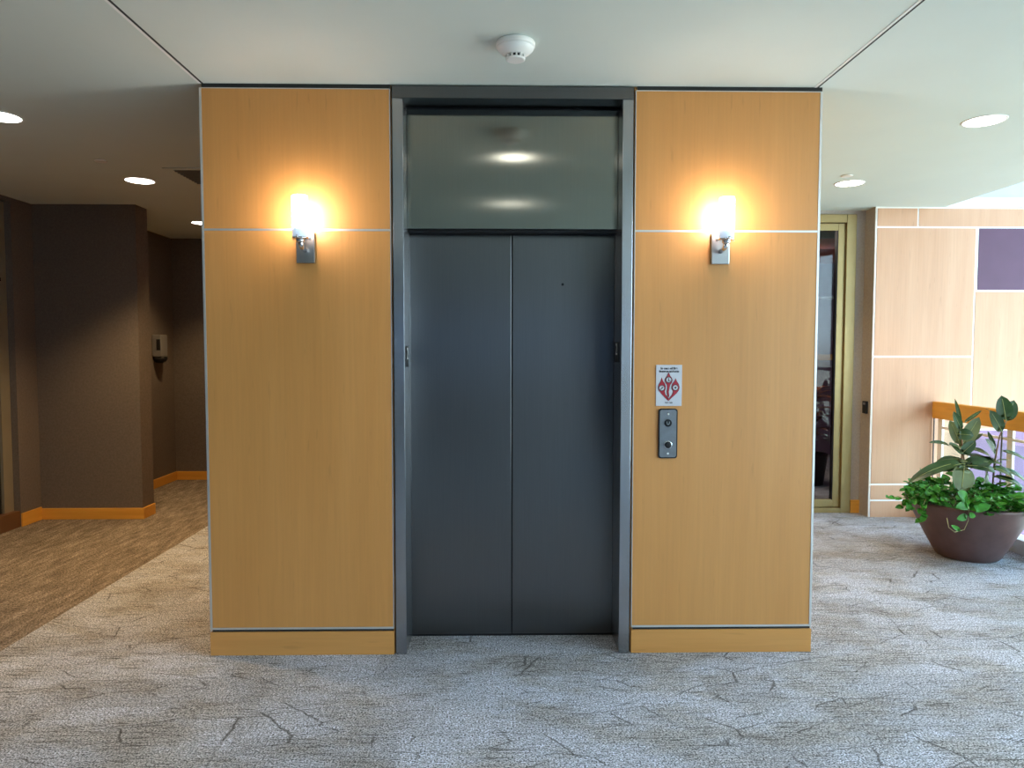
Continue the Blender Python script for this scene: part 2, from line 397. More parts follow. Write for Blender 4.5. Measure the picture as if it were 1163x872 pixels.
# ------------------------------------------------------------------ wall sconces
SC = 1.0
def sconce(x, label):
    t = thing('wall_sconce', label, 'wall lamp', (x, 0, 1.95), 'wall sconces beside the elevator')
    bm = bmesh.new(); box(bm, -.044, .044, -.020, -.0012, 0, .148, bev=.003); obj('back_plate', bm, 'nickel', t)
    bm = bmesh.new(); tube(bm, [(0, -.018, .06), (0, -.05, .062), (0, -.085, .07), (0, -.105, .092)], [.011, .011, .011, .013], 14)
    lathe(bm, [(.015, .085), (.02, .09), (.02, .1), (.015, .105)], (0, -.105, 0), 24); obj('arm', bm, 'chrome', t)
    bm = bmesh.new(); lathe(bm, [(.034, .100), (.039, .103), (.039, .109), (.034, .111)], (0, -.105, 0), 32)
    for k in range(3): 
        a = 2*PI*k/3+.5; lathe(bm, [(.005, -.0), (.005, .014)], (.046*math.cos(a), -.105+.046*math.sin(a), .1), 10)
    obj('holder_ring', bm, 'chrome', t)
    bm = bmesh.new(); lathe(bm, [(.033, .111), (.035, .113), (.035, .15)], (0, -.105, 0), 32); obj('glass_cup', bm, 'cup', t)
    bm = bmesh.new(); lathe(bm, [(.0345, .15), (.0355, .152), (.0355, .298), (.033, .302)], (0, -.105, 0), 32); obj('glass_shade', bm, 'frost', t)
    return t
sconce(-1.008, 'lit chrome sconce with frosted glass tube on the left maple panel')
sconce(1.016, 'lit chrome sconce with frosted glass tube above the call buttons')

# ------------------------------------------------------------------ sign and call station
sg = thing('fire_sign', 'white fire safety sign with red flame emblem above the call buttons', 'sign', (.7735, 0, 1.353))
bm = bmesh.new(); box(bm, -.0645, .0645, -.004, -.0008, -.102, .102, bev=.001); obj('sign_face', bm, 'sign_white', sg)
def k2(px, py): return ((px-328)/398*.129, (430-py)/622*.204)      # measured on the sign itself
def curve(pts, n=6):
    out = []; m = len(pts)
    for i in range(m):
        p0, p1, p2, p3 = (Vector(pts[(i+j-1) % m]) for j in range(4))
        for k in range(n):
            t = k/n
            out.append(tuple(.5*((2*p1)+(p2-p0)*t+(2*p0-5*p1+4*p2-p3)*t*t+(3*p1-p0-3*p2+p3)*t**3)))
    return out
FLAMES = [[(323, 235), (340, 285), (368, 318), (378, 352), (366, 390), (344, 420), (332, 470), (322, 530), (330, 585), (322, 612), (304, 575), (298, 520), (304, 460), (300, 420), (278, 390), (266, 352), (276, 318), (304, 285)],
          [(216, 315), (232, 365), (262, 405), (275, 440), (270, 490), (258, 520), (270, 565), (322, 635), (322, 660), (270, 612), (205, 545), (172, 500), (163, 460), (176, 410), (204, 370)],
          [(430, 325), (446, 370), (474, 410), (488, 455), (478, 500), (446, 545), (385, 600), (322, 660), (322, 635), (372, 580), (392, 540), (396, 515), (376, 490), (370, 450), (382, 405), (412, 370)]]
em, eo = bmesh.new(), bmesh.new()
for fl in FLAMES:
    pts = [Vector(k2(*p)) for p in fl]; n = len(pts); out = []
    for i in range(n):
        t = (pts[(i+1) % n]-pts[i-1]).normalized(); out.append(tuple(pts[i]+Vector((-t.y, t.x))*.0016))
    prism(em, [tuple(p) for p in pts], -.0062, -.0052); prism(eo, out, -.0052, -.004)
obj('emblem_outline', eo, 'ink', sg)
obj('flame_emblem', em, 'sign_red', sg)
for (px, py, kind) in ((322, 345, 0), (217, 468, 1), (425, 462, 2)):
    cx, cz = k2(px, py)
    bm = bmesh.new(); lathe(bm, [(.0152, 0), (.0152, -.001)], (cx, -.0060, cz), 28, 'Y'); o = obj('emblem_disc', bm, 'ink', sg)
    bm = bmesh.new(); lathe(bm, [(.0120, 0), (.0120, -.0008)], (cx, -.0068, cz), 28, 'Y'); o2 = obj('disc_face', bm, 'sign_white', o)
    bm = bmesh.new(); y0, y1 = -.0082, -.0073
    def pr(pts): prism(bm, [(cx+a/1000, cz+b/1000) for a, b in pts], y0, y1)
    if kind == 0:      # standing figure with a small flame beside it
        lathe(bm, [(.002, 0), (.002, -.0009)], (cx-.001, y1, cz+.0075), 12, 'Y'); pr([(-4, -9), (-2, 5), (1, 5), (3, -9), (1, -9), (-.5, -2), (-2, -9)]); pr([(4, -8), (8, -8), (7, -2), (6, 1)])
    elif kind == 1:    # stairs
        pr([(-9, -8), (-9, -5), (-5, -5), (-5, -1), (-1, -1), (-1, 3), (3, 3), (3, 7), (8, 7), (8, 4), (6, 4), (6, 0), (2, 0), (2, -4), (-2, -4), (-2, -8)]); lathe(bm, [(.002, 0), (.002, -.0009)], (cx-.003, y1, cz+.007), 12, 'Y')
    else:              # flame
        pr([(-5, 5), (-2, 2), (0, 6), (3, 3), (6, 6), (5, 0), (1, -7), (-3, -3), (-6, 0)])
    obj('pictogram', bm, 'ink', o)
text('lettering', 'In case of fire', .0155, 'ink', sg, (0, -.0045, .0845), bold=.0006)
text('lettering', 'Elevators are out of service', .0120, 'ink', sg, (0, -.0045, .0695), sx=.74, bold=.0008)
text('lettering', 'Use exit', .011, 'ink', sg, (0, -.0045, -.0855), bold=.0003)

cs = thing('call_station', 'grey steel elevator call plate with two round buttons below the fire sign', 'call button panel', (.770, 0, 1.114))
def rrect(w, h, r, n=6):
    out = []
    for (sx, sy, a0) in ((1, 1, 0), (-1, 1, 90), (-1, -1, 180), (1, -1, 270)):
        for k in range(n+1):
            a = math.radians(a0+90*k/n); out.append((sx*(w-r)+r*math.cos(a), sy*(h-r)+r*math.sin(a)))
    return out
bm = bmesh.new(); prism(bm, rrect(.0475, .124, .014), -.009, -.0008); obj('bezel', bm, 'black', cs)
bm = bmesh.new(); prism(bm, rrect(.0415, .118, .011), -.012, -.0088); obj('face_plate', bm, 'plate', cs)
for z in (.097, -.100):
    bm = bmesh.new(); lathe(bm, [(.0052, 0), (.0045, -.0025), (.002, -.003)], (0, -.012, z), 16, 'Y'); obj('screw', bm, 'white', cs)
bm = bmesh.new(); lathe(bm, [(.0185, 0), (.0185, -.004), (.0150, -.005)], (-.001, -.012, .053), 32, 'Y'); o = obj('key_switch', bm, 'black', cs)
bm = bmesh.new(); prism(bm, [(-.009+a/1000, .053+b/1000) for a, b in ((0, 8), (4, 8), (4, -1), (6, -4), (10, -4), (12, -1), (12, 8), (16, 8), (16, -3), (11, -9), (5, -9), (0, -3))], -.0185, -.017); obj('key_mark', bm, 'plate', o)
bm = bmesh.new(); lathe(bm, [(.0205, 0), (.020, -.003), (.017, -.0035)], (0, -.012, -.056), 32, 'Y'); o = obj('call_button', bm, 'chrome', cs)
bm = bmesh.new(); lathe(bm, [(.0165, 0), (.0165, -.004), (.012, -.0065), (.004, -.007)], (0, -.0155, -.056), 32, 'Y'); obj('button_cap', bm, 'black', o)

# ------------------------------------------------------------------ ceiling fittings
sd = thing('smoke_detector', 'white round smoke detector on the ceiling in front of the elevator', 'smoke detector', (.001, -.47, H))
bm = bmesh.new(); lathe(bm, [(.068, -.0005), (.080, -.002), (.082, -.006), (.082, -.018), (.078, -.022)], seg=48); obj('base', bm, 'plastic', sd)
bm = bmesh.new(); lathe(bm, [(.077, -.022), (.076, -.028), (.062, -.042), (.046, -.051), (.040, -.053)], seg=48); obj('housing', bm, 'plastic', sd)
bm = bmesh.new()
for k in range(12):
    a0, a1 = 2*PI*k/12, 2*PI*(k+.35)/12
    p = [(r*math.cos(a), r*math.sin(a)) for r, a in ((.041, a0), (.041, a1), (.031, a1), (.031, a0))]
    lo = [bm.verts.new((x, y, -.053)) for x, y in p]; hi = [bm.verts.new((x, y, -.066)) for x, y in p]
    bm.faces.new(lo); bm.faces.new(hi[::-1])
    for j in range(4): bm.faces.new((lo[j], hi[j], hi[(j+1) % 4], lo[(j+1) % 4]))
obj('sensor_fins', bm, 'plastic', sd)
bm = bmesh.new(); lathe(bm, [(.029, -.052), (.029, -.066)], seg=32); obj('sensor_core', bm, 'black', sd)
bm = bmesh.new(); lathe(bm, [(.038, -.066), (.04, -.067), (.04, -.071), (.034, -.074)], seg=40); obj('sensor_cap', bm, 'plastic', sd)

def make_downlight():
    t = thing('downlight', '', 'ceiling light', (0, 0, H))
    bm = bmesh.new()
    for (r0, r1, z0, z1) in ((.101, .112, -.004, -.0005),):
        seg = 48; rr = []
        for (r, z) in ((r1, z1), (r1-.002, z0), (r0, z0), (r0-.001, z1)):
            rr.append([bm.verts.new((r*math.cos(2*PI*k/seg), r*math.sin(2*PI*k/seg), z)) for k in range(seg)])
        for a, b in zip(rr, rr[1:]):
            for k in range(seg): bm.faces.new((a[k], a[(k+1) % seg], b[(k+1) % seg], b[k])).smooth = True
    obj('trim_ring', bm, 'white', t)
    bm = bmesh.new(); lathe(bm, [(.1, -.0008), (.1, -.0025)], seg=48); obj('lens', bm, 'lens', t)
    return t
def dup(root, loc):
    r = root.copy(); C.objects.link(r); r.location = loc
    for ch in list(root.children):
        c = ch.copy(); C.objects.link(c); c.parent = r
        for g in ch.children:
            d = g.copy(); C.objects.link(d); d.parent = c
    return r
def spot(t, w, col, size=110, blend=.6):
    l = bpy.data.lights.new('lamp', 'SPOT'); l.energy = w; l.color = col; l.spot_size = math.radians(size); l.spot_blend = blend; l.shadow_soft_size = .09
    o = bpy.data.objects.new('lamp', l); C.objects.link(o); o.location = (0, 0, -.03); o.parent = t
WARM, WARMER = (1., .80, .56), (1., .66, .30)
dl = make_downlight()
LIGHTS = [
    ((-2.815, .505), 130, WARMER, 'round recessed downlight at the near end of the left passage ceiling', None),
    ((-2.80, 1.97), 200, WARMER, 'round recessed downlight beside the dark ceiling vent', None),
    ((-3.08, 3.75), 100, WARMER, 'farthest downlight over the end of the left passage, cut by the maple panel', None),
    ((2.645, .48), 50, WARM, 'larger bright downlight in the right ceiling, nearest the front', None),
    ((2.627, 1.95), 60, WARM, 'bright downlight in the right ceiling near the glass door', None),
    ((.03, -1.02), 18, WARM, 'added unseen downlight over the right front of the hall', 'downlights out in the hall'),
    ((.03, -2.5), 18, WARM, 'added unseen downlight over the right front of the hall', 'downlights out in the hall'),
    ((2.64, -1.4), 15, WARM, 'added unseen downlight over the right front of the hall', 'downlights out in the hall'),  # out of view, added to light the hall
    ((-2.81, -1.4), 15, WARM, 'added unseen downlight over the right front of the hall', 'downlights out in the hall'),  # its left twin, also unseen and added for its light
]
for i, ((x, y), w, col, lab, grp) in enumerate(LIGHTS):
    t = dl if i == 0 else dup(dl, (x, y, H))
    t.location = (x, y, H); t['label'] = lab; t['group'] = grp or 'recessed ceiling downlights'
for (t, (_, w, col, _, _)) in zip([o for o in C.objects if o.name.startswith('downlight')], LIGHTS): spot(t, w, col)

def cover(x, y, label):
    bm = bmesh.new(); lathe(bm, [(.034, -.0005), (.040, -.004), (.040, -.007), (.036, -.010)], seg=32)
    tag(obj('ceiling_sprinkler', bm, 'plastic', None, (x, y, H)), label, 'sprinkler cover', 'ceiling sprinkler covers')
cover(-2.773, 1.4, 'small round sprinkler cover on the shaded left passage ceiling')
cover(2.485, 1.708, 'small round sprinkler cover beside the far right downlight')
vt = thing('ceiling_vent', 'dark rectangular ceiling vent half hidden by the left maple panel', 'air vent', (-2.08, 1.82, H))
bm = bmesh.new(); a, b = .36, .25
for (x0, x1, y0, y1) in ((-a, a, -b, -b+.05), (-a, a, b-.05, b), (-a, -a+.05, -b+.05, b-.05), (a-.05, a, -b+.05, b-.05)): box(bm, x0, x1, y0, y1, -.008, -.0005)
obj('frame', bm, 'ceiling', vt)
bm = bmesh.new(); box(bm, -a+.05, a-.05, -b+.05, b-.05, -.002, -.0005); obj('backing', bm, 'black', vt)
for k in range(9):
    y = -b+.07+k*.0455; bm = bmesh.new()
    vs = [bm.verts.new(v) for v in ((-a+.05, y, -.002), (a-.05, y, -.002), (a-.05, y+.018, -.012), (-a+.05, y+.018, -.012), (-a+.05, y+.003, -.002), (a-.05, y+.003, -.002), (a-.05, y+.021, -.012), (-a+.05, y+.021, -.012))]
    for q in ((0, 1, 2, 3), (4, 7, 6, 5), (0, 4, 5, 1), (3, 2, 6, 7), (0, 3, 7, 4), (1, 5, 6, 2)): bm.faces.new([vs[i] for i in q])
    obj('slat', bm, 'mullion', vt)

# ------------------------------------------------------------------ dispenser in the recess
ds = thing('dispenser', 'grey wall dispenser with dark base on the recess wall of the left passage', 'dispenser', (-3.87, 4.33, 1.40))
bm = bmesh.new(); box(bm, .001, .10, -.075, .075, .05, .29, bev=.008); obj('housing', bm, 'grey_plastic', ds)
bm = bmesh.new(); lathe(bm, [(.03, -.02), (.06, -.005), (.072, .02), (.074, .05)], (.052, 0, 0), 28); obj('drip_cup', bm, 'black', ds)
bm = bmesh.new(); box(bm, .05, .092, -.0762, -.075, .12, .24); obj('label_patch', bm, 'black', ds)

# ------------------------------------------------------------------ right side
YM = 2.82
wr = sbox('wall_right', 'grey_wall', 'wall behind the planter clad in pale maple panels', 'wall', (3.306, 7.3, YM+.016, 3.0, -3.1, H))
backing = bmesh.new(); box(backing, 3.306, 7.2, YM+.003, YM+.016, -3.0, H); obj('panel_edging', backing, 'alu_white', wr)
def zY(y): return at(1040, y, YM).z
def xY(x, y=400): return at(x, y, YM).x
g = .008
z = {k: zY(k) for k in (258, 405, 550, 568, 261, 330, 488)}
xv, xt = xY(1106.5, 350), xY(1043, 245)
zt = 2.795
def cl(name, m, x0, x1, z0, z1, lab=None):
    bm = bmesh.new(); cx, cz = (x0+x1)/2, (z0+z1)/2
    box(bm, x0-cx, x1-cx, 0, .008, z0-cz, z1-cz); o = obj(name, bm, m, wr, (cx, YM-.001, cz))
    if lab: o['label'] = lab
    return o
L0 = 3.322
cl('cladding_panel', 'maple_pale', L0, xt-g, z[258]+g, zt); cl('cladding_panel', 'maple_pale', xt+g, 6.0, z[258]+g, zt)
cl('cladding_panel', 'maple_pale', L0, xv-g, z[405]+g, z[258]-g); cl('cladding_panel', 'maple_pale', L0, xv-g, z[550]+g, z[405]-g)
cl('cladding_panel', 'maple_pale', L0, xv-g, z[568]+g, z[550]-g); cl('base_strip', 'maple_pale', L0, xv-g, 0.0, z[568]-g)
cl('purple_panel', 'purple', xv+g+.015, xv+.76, z[330]+g, z[258]-g, 'dark purple square panel')
cl('cladding_panel', 'maple_pale', xv+g, xv+.76, z[488]+g, z[330]-g)
cl('purple_panel', 'purple_pale', xv+g, xv+.76, -.6, z[488]-g, 'mauve panel behind the railing')
cl('cladding_panel', 'maple_pale', xv+.78, 6.0, z[405]+g, z[258]-g); cl('cladding_panel', 'maple_pale', xv+.78, 6.0, -.6, z[405]-g)
cl('cladding_panel', 'maple_pale', L0+.7, 6.0, -2.9, -.62); cl('cladding_panel', 'maple_pale', 6.02, 7.2, -2.9, zt)
struct(bx('trim_3', 'white', None, 3.3, 7.2, YM-.012, 3.0, H, H+.055) if False else bx('trim_3', 'white', None, XG+.0, 7.2, YM-.012, YM+.02, H+.001, H+.085), 'white strip along the top of the panelled wall', 'trim')
struct(bx('baseboard_right', 'oak_x', None, 3.225, 3.306, 2.985, 3.0, 0, .12), 'short orange wood baseboard by the glass door', 'baseboard')
sbox('wall_back_right', 'grey_wall', 'grey wall around the glass door on the right', 'wall', (1.5, 2.12, 3.0, 3.1, 0, H), (3.222, 3.45, 3.0, 3.1, 0, H), (2.12, 3.222, 3.0, 3.1, 2.775, H))
d2 = struct(thing('door_2', 'glass door in a gold metal frame beside the maple wall', 'door', (2.67, 3.03, 0)))
part('door_frame', 'gold', d2, (3.13, 3.221, 2.985, 3.09, 0, 2.774), (2.121, 2.21, 2.985, 3.09, 0, 2.774), (2.21, 3.13, 2.985, 3.09, 2.70, 2.774), (2.21, 3.13, 2.985, 3.09, 0, .045), bev=.004)
part('door_leaf', 'gold', d2, (3.062, 3.128, 3.01, 3.065, .05, 2.695), (2.212, 2.28, 3.01, 3.065, .05, 2.695), (2.28, 3.062, 3.01, 3.065, 2.63, 2.695), (2.28, 3.062, 3.01, 3.065, .05, .12), bev=.004)
part('glass_pane', 'glass_dark', d2, (2.28, 3.062, 3.034, 3.042, .12, 2.63))
part('door_edge', 'black', d2, (3.055, 3.062, 3.012, 3.06, .12, 2.63), (2.28, 2.287, 3.012, 3.06, .12, 2.63))
cr = thing('card_reader', 'small black card reader on the grey wall end beside the gold door frame', 'card reader', (3.306, 2.90, 1.0))
bm = bmesh.new(); box(bm, -.022, -.0008, -.03, .035, -.055, .058, bev=.004); obj('housing', bm, 'black', cr)
bm = bmesh.new(); box(bm, -.0012, -.0004, -.026, .031, -.05, .053); obj('mounting_plate', bm, 'grey_plastic', cr)
bm = bmesh.new(); box(bm, -.0228, -.022, -.018, .02, .025, .045); obj('indicator', bm, 'grey_plastic', cr)
# room behind the glass door
sbox('wall_inner_room', 'purple_wall', 'muted purple room seen through the glass door', 'wall', (1.4, 6.1, 6.6, 6.7, 0, H), (1.38, 1.5, 3.1, 6.6, 0, H), (6.0, 6.1, 3.0, 6.6, 0, H))
sbox('ceiling_inner_room', 'ceiling', 'pale ceiling of the room behind the glass door', 'ceiling', (1.4, 6.1, 3.0, 6.7, H, H+.1))
sbox('floor_inner_room', 'carpet', 'carpet of the room behind the glass door', 'floor', (1.4, 6.1, 3.06, 6.7, -.12, 0))
struct(bx('trim_4', 'red_paint', None, 3.2, 5.6, 4.6, 5.9, H-.12, H), 'red dropped ceiling panel in the inner room', 'ceiling panel')
struct(bx('trim_5', 'oak_x', None, 1.5, 6.0, 6.57, 6.6, 1.38, 1.46), 'orange wood rail along the purple inner wall', 'trim')
struct(bx('trim_6', 'alu', None, 1.5, 6.0, 6.57, 6.6, 2.26, 2.29), 'pale strip high on the purple inner wall', 'trim')

# ------------------------------------------------------------------ guard railing along the open hall
gr = thing('guard_railing', 'guard railing with orange wood top rail behind the planter', 'railing', (XG, 0, 0))
def gp(name, m, *boxes, bev=0, label=None):
    o = part(name, m, gr, *boxes, bev=bev)
    if label: o['label'] = label
    return o
gp('top_rail', 'oak', (XG-.02, XG+.04, BACK+.1, YM-.012, .912, 1.062), bev=.006)
ys = [2.72, 1.86, .98, .1, -.78, -1.66, -2.54]
for i, y in enumerate(ys):
    gp('post', 'alu_white', (XG+.0, XG+.02, y-.03, y+.03, .11, .914), bev=.002)
    gp('clamp', 'mullion', (XG-.005, XG+.0, y+.075, y+.09, .11, .914))
    if i:
        gp('glass_pane', 'glass', (XG+.006, XG+.014, y+.035, ys[i-1]-.035, .16, .80))
        gp('cross_bar', 'alu_white', (XG, XG+.02, y+.03, ys[i-1]-.03, .825, .845))
struct(bx('trim_7', 'white', None, XG-.06, XG+.08, BACK, YM-.01, 0, .11, bev=.004), 'white curb under the guard railing', 'curb')

# open hall beyond the railing, glazed on its far side
AX = 7.2
sbox('floor_lower_hall', 'ground_out', 'stone floor of the lower hall', 'floor', (XG, AX+.2, BACK, 3.0, -3.12, -3.0))
sbox('wall_slab_edge', 'white', 'white edge of the floor above the lower hall', 'wall', (XG+.08, XG+.1, BACK, YM, -3.0, 0))
sbox('ceiling_hall', 'atrium', 'high pale ceiling of the open hall', 'ceiling', (XG, AX+.2, BACK, 3.0, 3.7, 3.8))
sbox('wall_hall_upper', 'atrium', 'pale blue grey wall above the panels and ceiling edge', 'wall', (XG-.02, AX, YM, 3.0, H+.001, 3.7), (XG-.06, XG+.049, BACK, YM, H+.14, 3.7))
sbox('wall_hall_end', 'white', 'end wall of the open hall', 'wall', (XG, AX+.2, BACK-.1, BACK, -3.0, 3.7))
w1 = struct(thing('window_1', 'tall glazed window wall of the open hall', 'window', (AX, -3, 0)))
bm = bmesh.new()
for k in range(8): y = BACK+.05+k*1.675; box(bm, AX-.05, AX+.05, y-.035, y+.035, -3, 3.7)
for zz in (-2.98, -.3, 1.1, 3.66): box(bm, AX-.04, AX+.04, BACK, YM, zz-.035, zz+.035)
obj('window_frame', rel(bm, w1), 'mullion', w1)
w1g = part('glass_pane', 'glass', w1, (AX-.004, AX+.004, BACK, YM, -3, 3.7))
# back wall with a wide window, reflected in the steel
sbox('wall_back', 'taupe', 'wall behind the viewer', 'wall', (-4.5, -2.6, BACK-.15, BACK, 0, H), (2.6, XG+.08, BACK-.15, BACK, 0, H), (-2.6, 2.6, BACK-.15, BACK, 0, .7), (-2.6, 2.6, BACK-.15, BACK, 2.3, H))
w2 = struct(thing('window_2', 'wide window in the wall behind the viewer', 'window', (0, BACK-.08, 0)))
bm = bmesh.new()
for x in (-2.57, -1.3, 0, 1.3, 2.57): box(bm, x-.03, x+.03, BACK-.11, BACK-.05, .7, 2.3)
for zz in (.73, 2.27): box(bm, -2.6, 2.6, BACK-.11, BACK-.05, zz-.03, zz+.03)
obj('window_frame', rel(bm, w2), 'mullion', w2)
part('glass_pane', 'glass_tint', w2, (-2.6, 2.6, BACK-.085, BACK-.077, .7, 2.3))

# ------------------------------------------------------------------ planter
PX, PY = 3.41, 1.62
pl = thing('potted_plant', 'large brown bowl planter with rubber plant and trailing vines on the grey carpet', 'potted plant', (PX, PY, 0))
bm = bmesh.new()
prof = [(.05, .0), (.185, .0), (.200, .006), (.212, .02), (.265, .115), (.330, .245), (.385, .355), (.407, .398), (.412, .410), (.409, .418), (.400, .420), (.392, .414), (.372, .36), (.36, .34)]
lathe(bm, prof, seg=72); obj('pot', bm, 'pot', pl)
bm = bmesh.new(); lathe(bm, [(.366, .345), (.36, .352), (.2, .37), (.02, .375)], seg=48); obj('soil', bm, 'soil', pl)
def leaf(bm, base, tip, wid, nrm, droop=0., fold=.15, mi=0, rib=None, nseg=7, shape=.0):
    base, tip = Vector(base), Vector(tip); ax = tip-base; L = ax.length; ax.normalize()
    nrm = Vector(nrm); nrm = (nrm-ax*nrm.dot(ax))
    if nrm.length < .05: nrm = ax.orthogonal()
    nrm.normalize(); sd_ = ax.cross(nrm)
    rows, mids = [], []
    for i in range(nseg+1):
        t = i/nseg; w = wid*.5*(math.sin(PI*t**(.85+shape))**.58 if 0 < t < 1 else 0.)
        c = base+ax*L*t+nrm*(droop*L*4*t*(1-t))
        up = nrm*(fold*w)
        mids.append(c+nrm*.0012)
        if w == 0: rows.append([bm.verts.new(c)])
        else: rows.append([bm.verts.new(c-sd_*w+up), bm.verts.new(c-sd_*w*.5+up*.35), bm.verts.new(c), bm.verts.new(c+sd_*w*.5+up*.35), bm.verts.new(c+sd_*w+up)])
    for a, b in zip(rows, rows[1:]):
        if len(a) == 1 and len(b) == 1: continue
        for k in range(4):
            vs = [a[0], b[k], b[k+1]] if len(a) == 1 else ([a[k], a[k+1], b[0]] if len(b) == 1 else [a[k], a[k+1], b[k+1], b[k]])
            f = bm.faces.new(vs); f.smooth = True; f.material_index = mi
    if rib is not None:
        tube(bm, mids[:-1], [wid*.022*(1-.6*i/nseg) for i in range(nseg)], 5, mi=rib)
FR = Vector((-.35, -1, .25))                  # towards the hall
def pp(x, y, dy=0.): return at(x, y, PY+dy)-Vector((PX, PY, 0))
def zx(x, y): return (983+x/3.79, 430+y/3.79)
def zl(bm, b, t, w, dy0, dy1, n=FR, droop=0., fold=.15, mi=0, rib=2):
    """leaf measured on the photo: base and tip, each with its own depth in the plant"""
    leaf(bm, pp(*zx(*b), dy0), pp(*zx(*t), dy1), w, n, droop, fold, mi, rib)
def finish_plant(name, stem_bm, leaf_bm):
    o = obj(name, stem_bm, 'stalk', pl)
    bmesh.ops.recalc_face_normals(leaf_bm, faces=[])
    me = bpy.data.meshes.new('leaves'); leaf_bm.to_mesh(me); leaf_bm.free()
    for k in ('leaf', 'leaf_pale', 'rib'): me.materials.append(M[k])
    l = bpy.data.objects.new('leaves', me); C.objects.link(l); l.parent = o
    return o
UPV = (0, -.2, 1)
# first plant
sb, lb = bmesh.new(), bmesh.new()
tube(sb, [pp(*zx(428, 520), .0), pp(*zx(428, 400), .0), pp(*zx(418, 300), -.01), pp(*zx(412, 215), -.01)], [.009, .008, .006, .004], 8)
tube(sb, [pp(*zx(408, 520), .03), pp(*zx(412, 400), .02), pp(*zx(414, 300), .0)], [.007, .006, .004], 8)
zl(lb, (412, 205), (384, 85), .028, -.01, .03, FR, .05)
zl(lb, (414, 222), (378, 140), .055, -.02, -.06, FR, .0)
zl(lb, (408, 285), (362, 178), .085, .03, .05, FR, .05, mi=1)
zl(lb, (425, 190), (500, 136), .032, .0, .05, (-.5, -.6, 1), .0)
zl(lb, (405, 300), (490, 165), .105, .04, .08, FR, .05, mi=1)
zl(lb, (392, 238), (466, 244), .085, -.06, -.10, FR, .12)
zl(lb, (430, 285), (505, 235), .05, .02, .05, UPV)
zl(lb, (412, 300), (358, 283), .055, -.02, -.09, (0, -.7, 1), .05)
zl(lb, (365, 290), (272, 275), .045, .0, .0, (0, -.6, 1), .1)
zl(lb, (415, 322), (360, 275), .06, -.03, -.08, (.2, -.8, .6))
zl(lb, (410, 325), (475, 268), .075, -.03, -.02, FR, .0)
zl(lb, (412, 335), (370, 322), .03, -.02, -.05, UPV)
zl(lb, (425, 360), (180, 452), .10, -.03, -.10, (-.1, -.6, 1), .10)
zl(lb, (420, 352), (290, 390), .11, .05, .06, (0, -.5, 1), .14)
zl(lb, (445, 355), (225, 430), .085, -.02, -.04, (-.1, -.5, 1), .12, mi=1)
zl(lb, (425, 372), (410, 492), .165, -.10, -.17, (-.1, -1, -.05), .02, .05, mi=1)
zl(lb, (420, 380), (545, 360), .12, -.04, -.05, (.1, -.6, 1), .12)
zl(lb, (440, 375), (560, 402), .10, -.06, -.10, (.1, -.8, .9), .14)
zl(lb, (435, 330), (520, 340), .06, .05, .05, (0, -.4, 1), .05)
zl(lb, (430, 365), (330, 400), .10, -.06, -.08, (-.1, -.7, 1), .12)
zl(lb, (425, 350), (330, 362), .07, .06, .10, (0, -.4, 1), .1)
zl(lb, (445, 365), (600, 380), .09, .02, .03, (.1, -.5, 1), .16)
zl(lb, (440, 300), (560, 385), .08, .03, .06, (.9, -.5, .7), .16)
zl(lb, (520, 385), (500, 478), .10, -.05, -.12, (.9, -.6, .4), .05)
finish_plant('rubber_plant', sb, lb)
# second plant
sb, lb = bmesh.new(), bmesh.new()
tube(sb, [pp(*zx(545, 500), .02), pp(*zx(553, 380), .02), pp(*zx(565, 310), .0), pp(*zx(578, 245), .0), pp(*zx(596, 205), .0), pp(*zx(608, 178), .0)], [.008, .007, .006, .005, .004, .003], 8)
zl(lb, (605, 180), (585, 72), .112, .0, .02, FR, .02)
zl(lb, (606, 182), (640, 92), .095, .02, .05, (-.2, -1, .3), .02)
zl(lb, (588, 230), (535, 135), .085, -.03, -.06, FR, .05)
zl(lb, (560, 325), (515, 258), .062, -.02, -.07, (-.2, -.7, .6), .05)
zl(lb, (585, 310), (700, 358), .055, .0, -.02, (0, -.6, 1), .08)
zl(lb, (563, 352), (640, 354), .03, .03, .06, UPV, .05)
zl(lb, (585, 252), (670, 258), .02, .03, .08, UPV, .0, mi=1)
zl(lb, (560, 385), (705, 465), .07, .0, -.06, (.1, -.6, 1), .14)
zl(lb, (540, 385), (640, 440), .12, -.03, -.08, (.4, -.6, 1), .16)
zl(lb, (545, 420), (690, 480), .07, -.06, -.14, (.1, -.6, 1), .12)
zl(lb, (560, 300), (525, 225), .03, .05, .07, FR)
tube(sb, [pp(*zx(548, 160), -.02), pp(*zx(530, 135), -.03), pp(*zx(518, 130), -.03)], .002, 6)
finish_plant('rubber_plant', sb, lb)
# trailing vines round the rim
vb = bmesh.new()
def vleaf(p, d, n, L, w=None, mi=0): leaf(vb, p, Vector(p)+Vector(d).normalized()*L, w or L*.62, n, random.uniform(-.02, .1), .25, mi, None, 4)
for i in range(640):
    a = random.uniform(0, 2*PI); r = .40*math.sqrt(random.uniform(.05, 1)); 
    zb = .40+.11*(1-(r/.40)**2)*random.random()+random.uniform(-.015, .085)
    p = Vector((r*math.cos(a), r*math.sin(a), zb))
    d = Vector((math.cos(a)+random.uniform(-.9, .9), math.sin(a)+random.uniform(-.9, .9), random.uniform(-.35, .6)))
    vleaf(p, d, (random.uniform(-.6, .6), random.uniform(-.9, .3), 1), random.uniform(.045, .09))
for i in range(46):
    a = random.uniform(0, 2*PI); r = random.uniform(.1, .36)
    p = Vector((r*math.cos(a), r*math.sin(a), .37)); q = p+Vector((random.uniform(-.1, .1), random.uniform(-.1, .1), random.uniform(.05, .12)))
    tube(vb, [p, (p+q)/2+Vector((.01, 0, .01)), q], .0022, 5, mi=1)
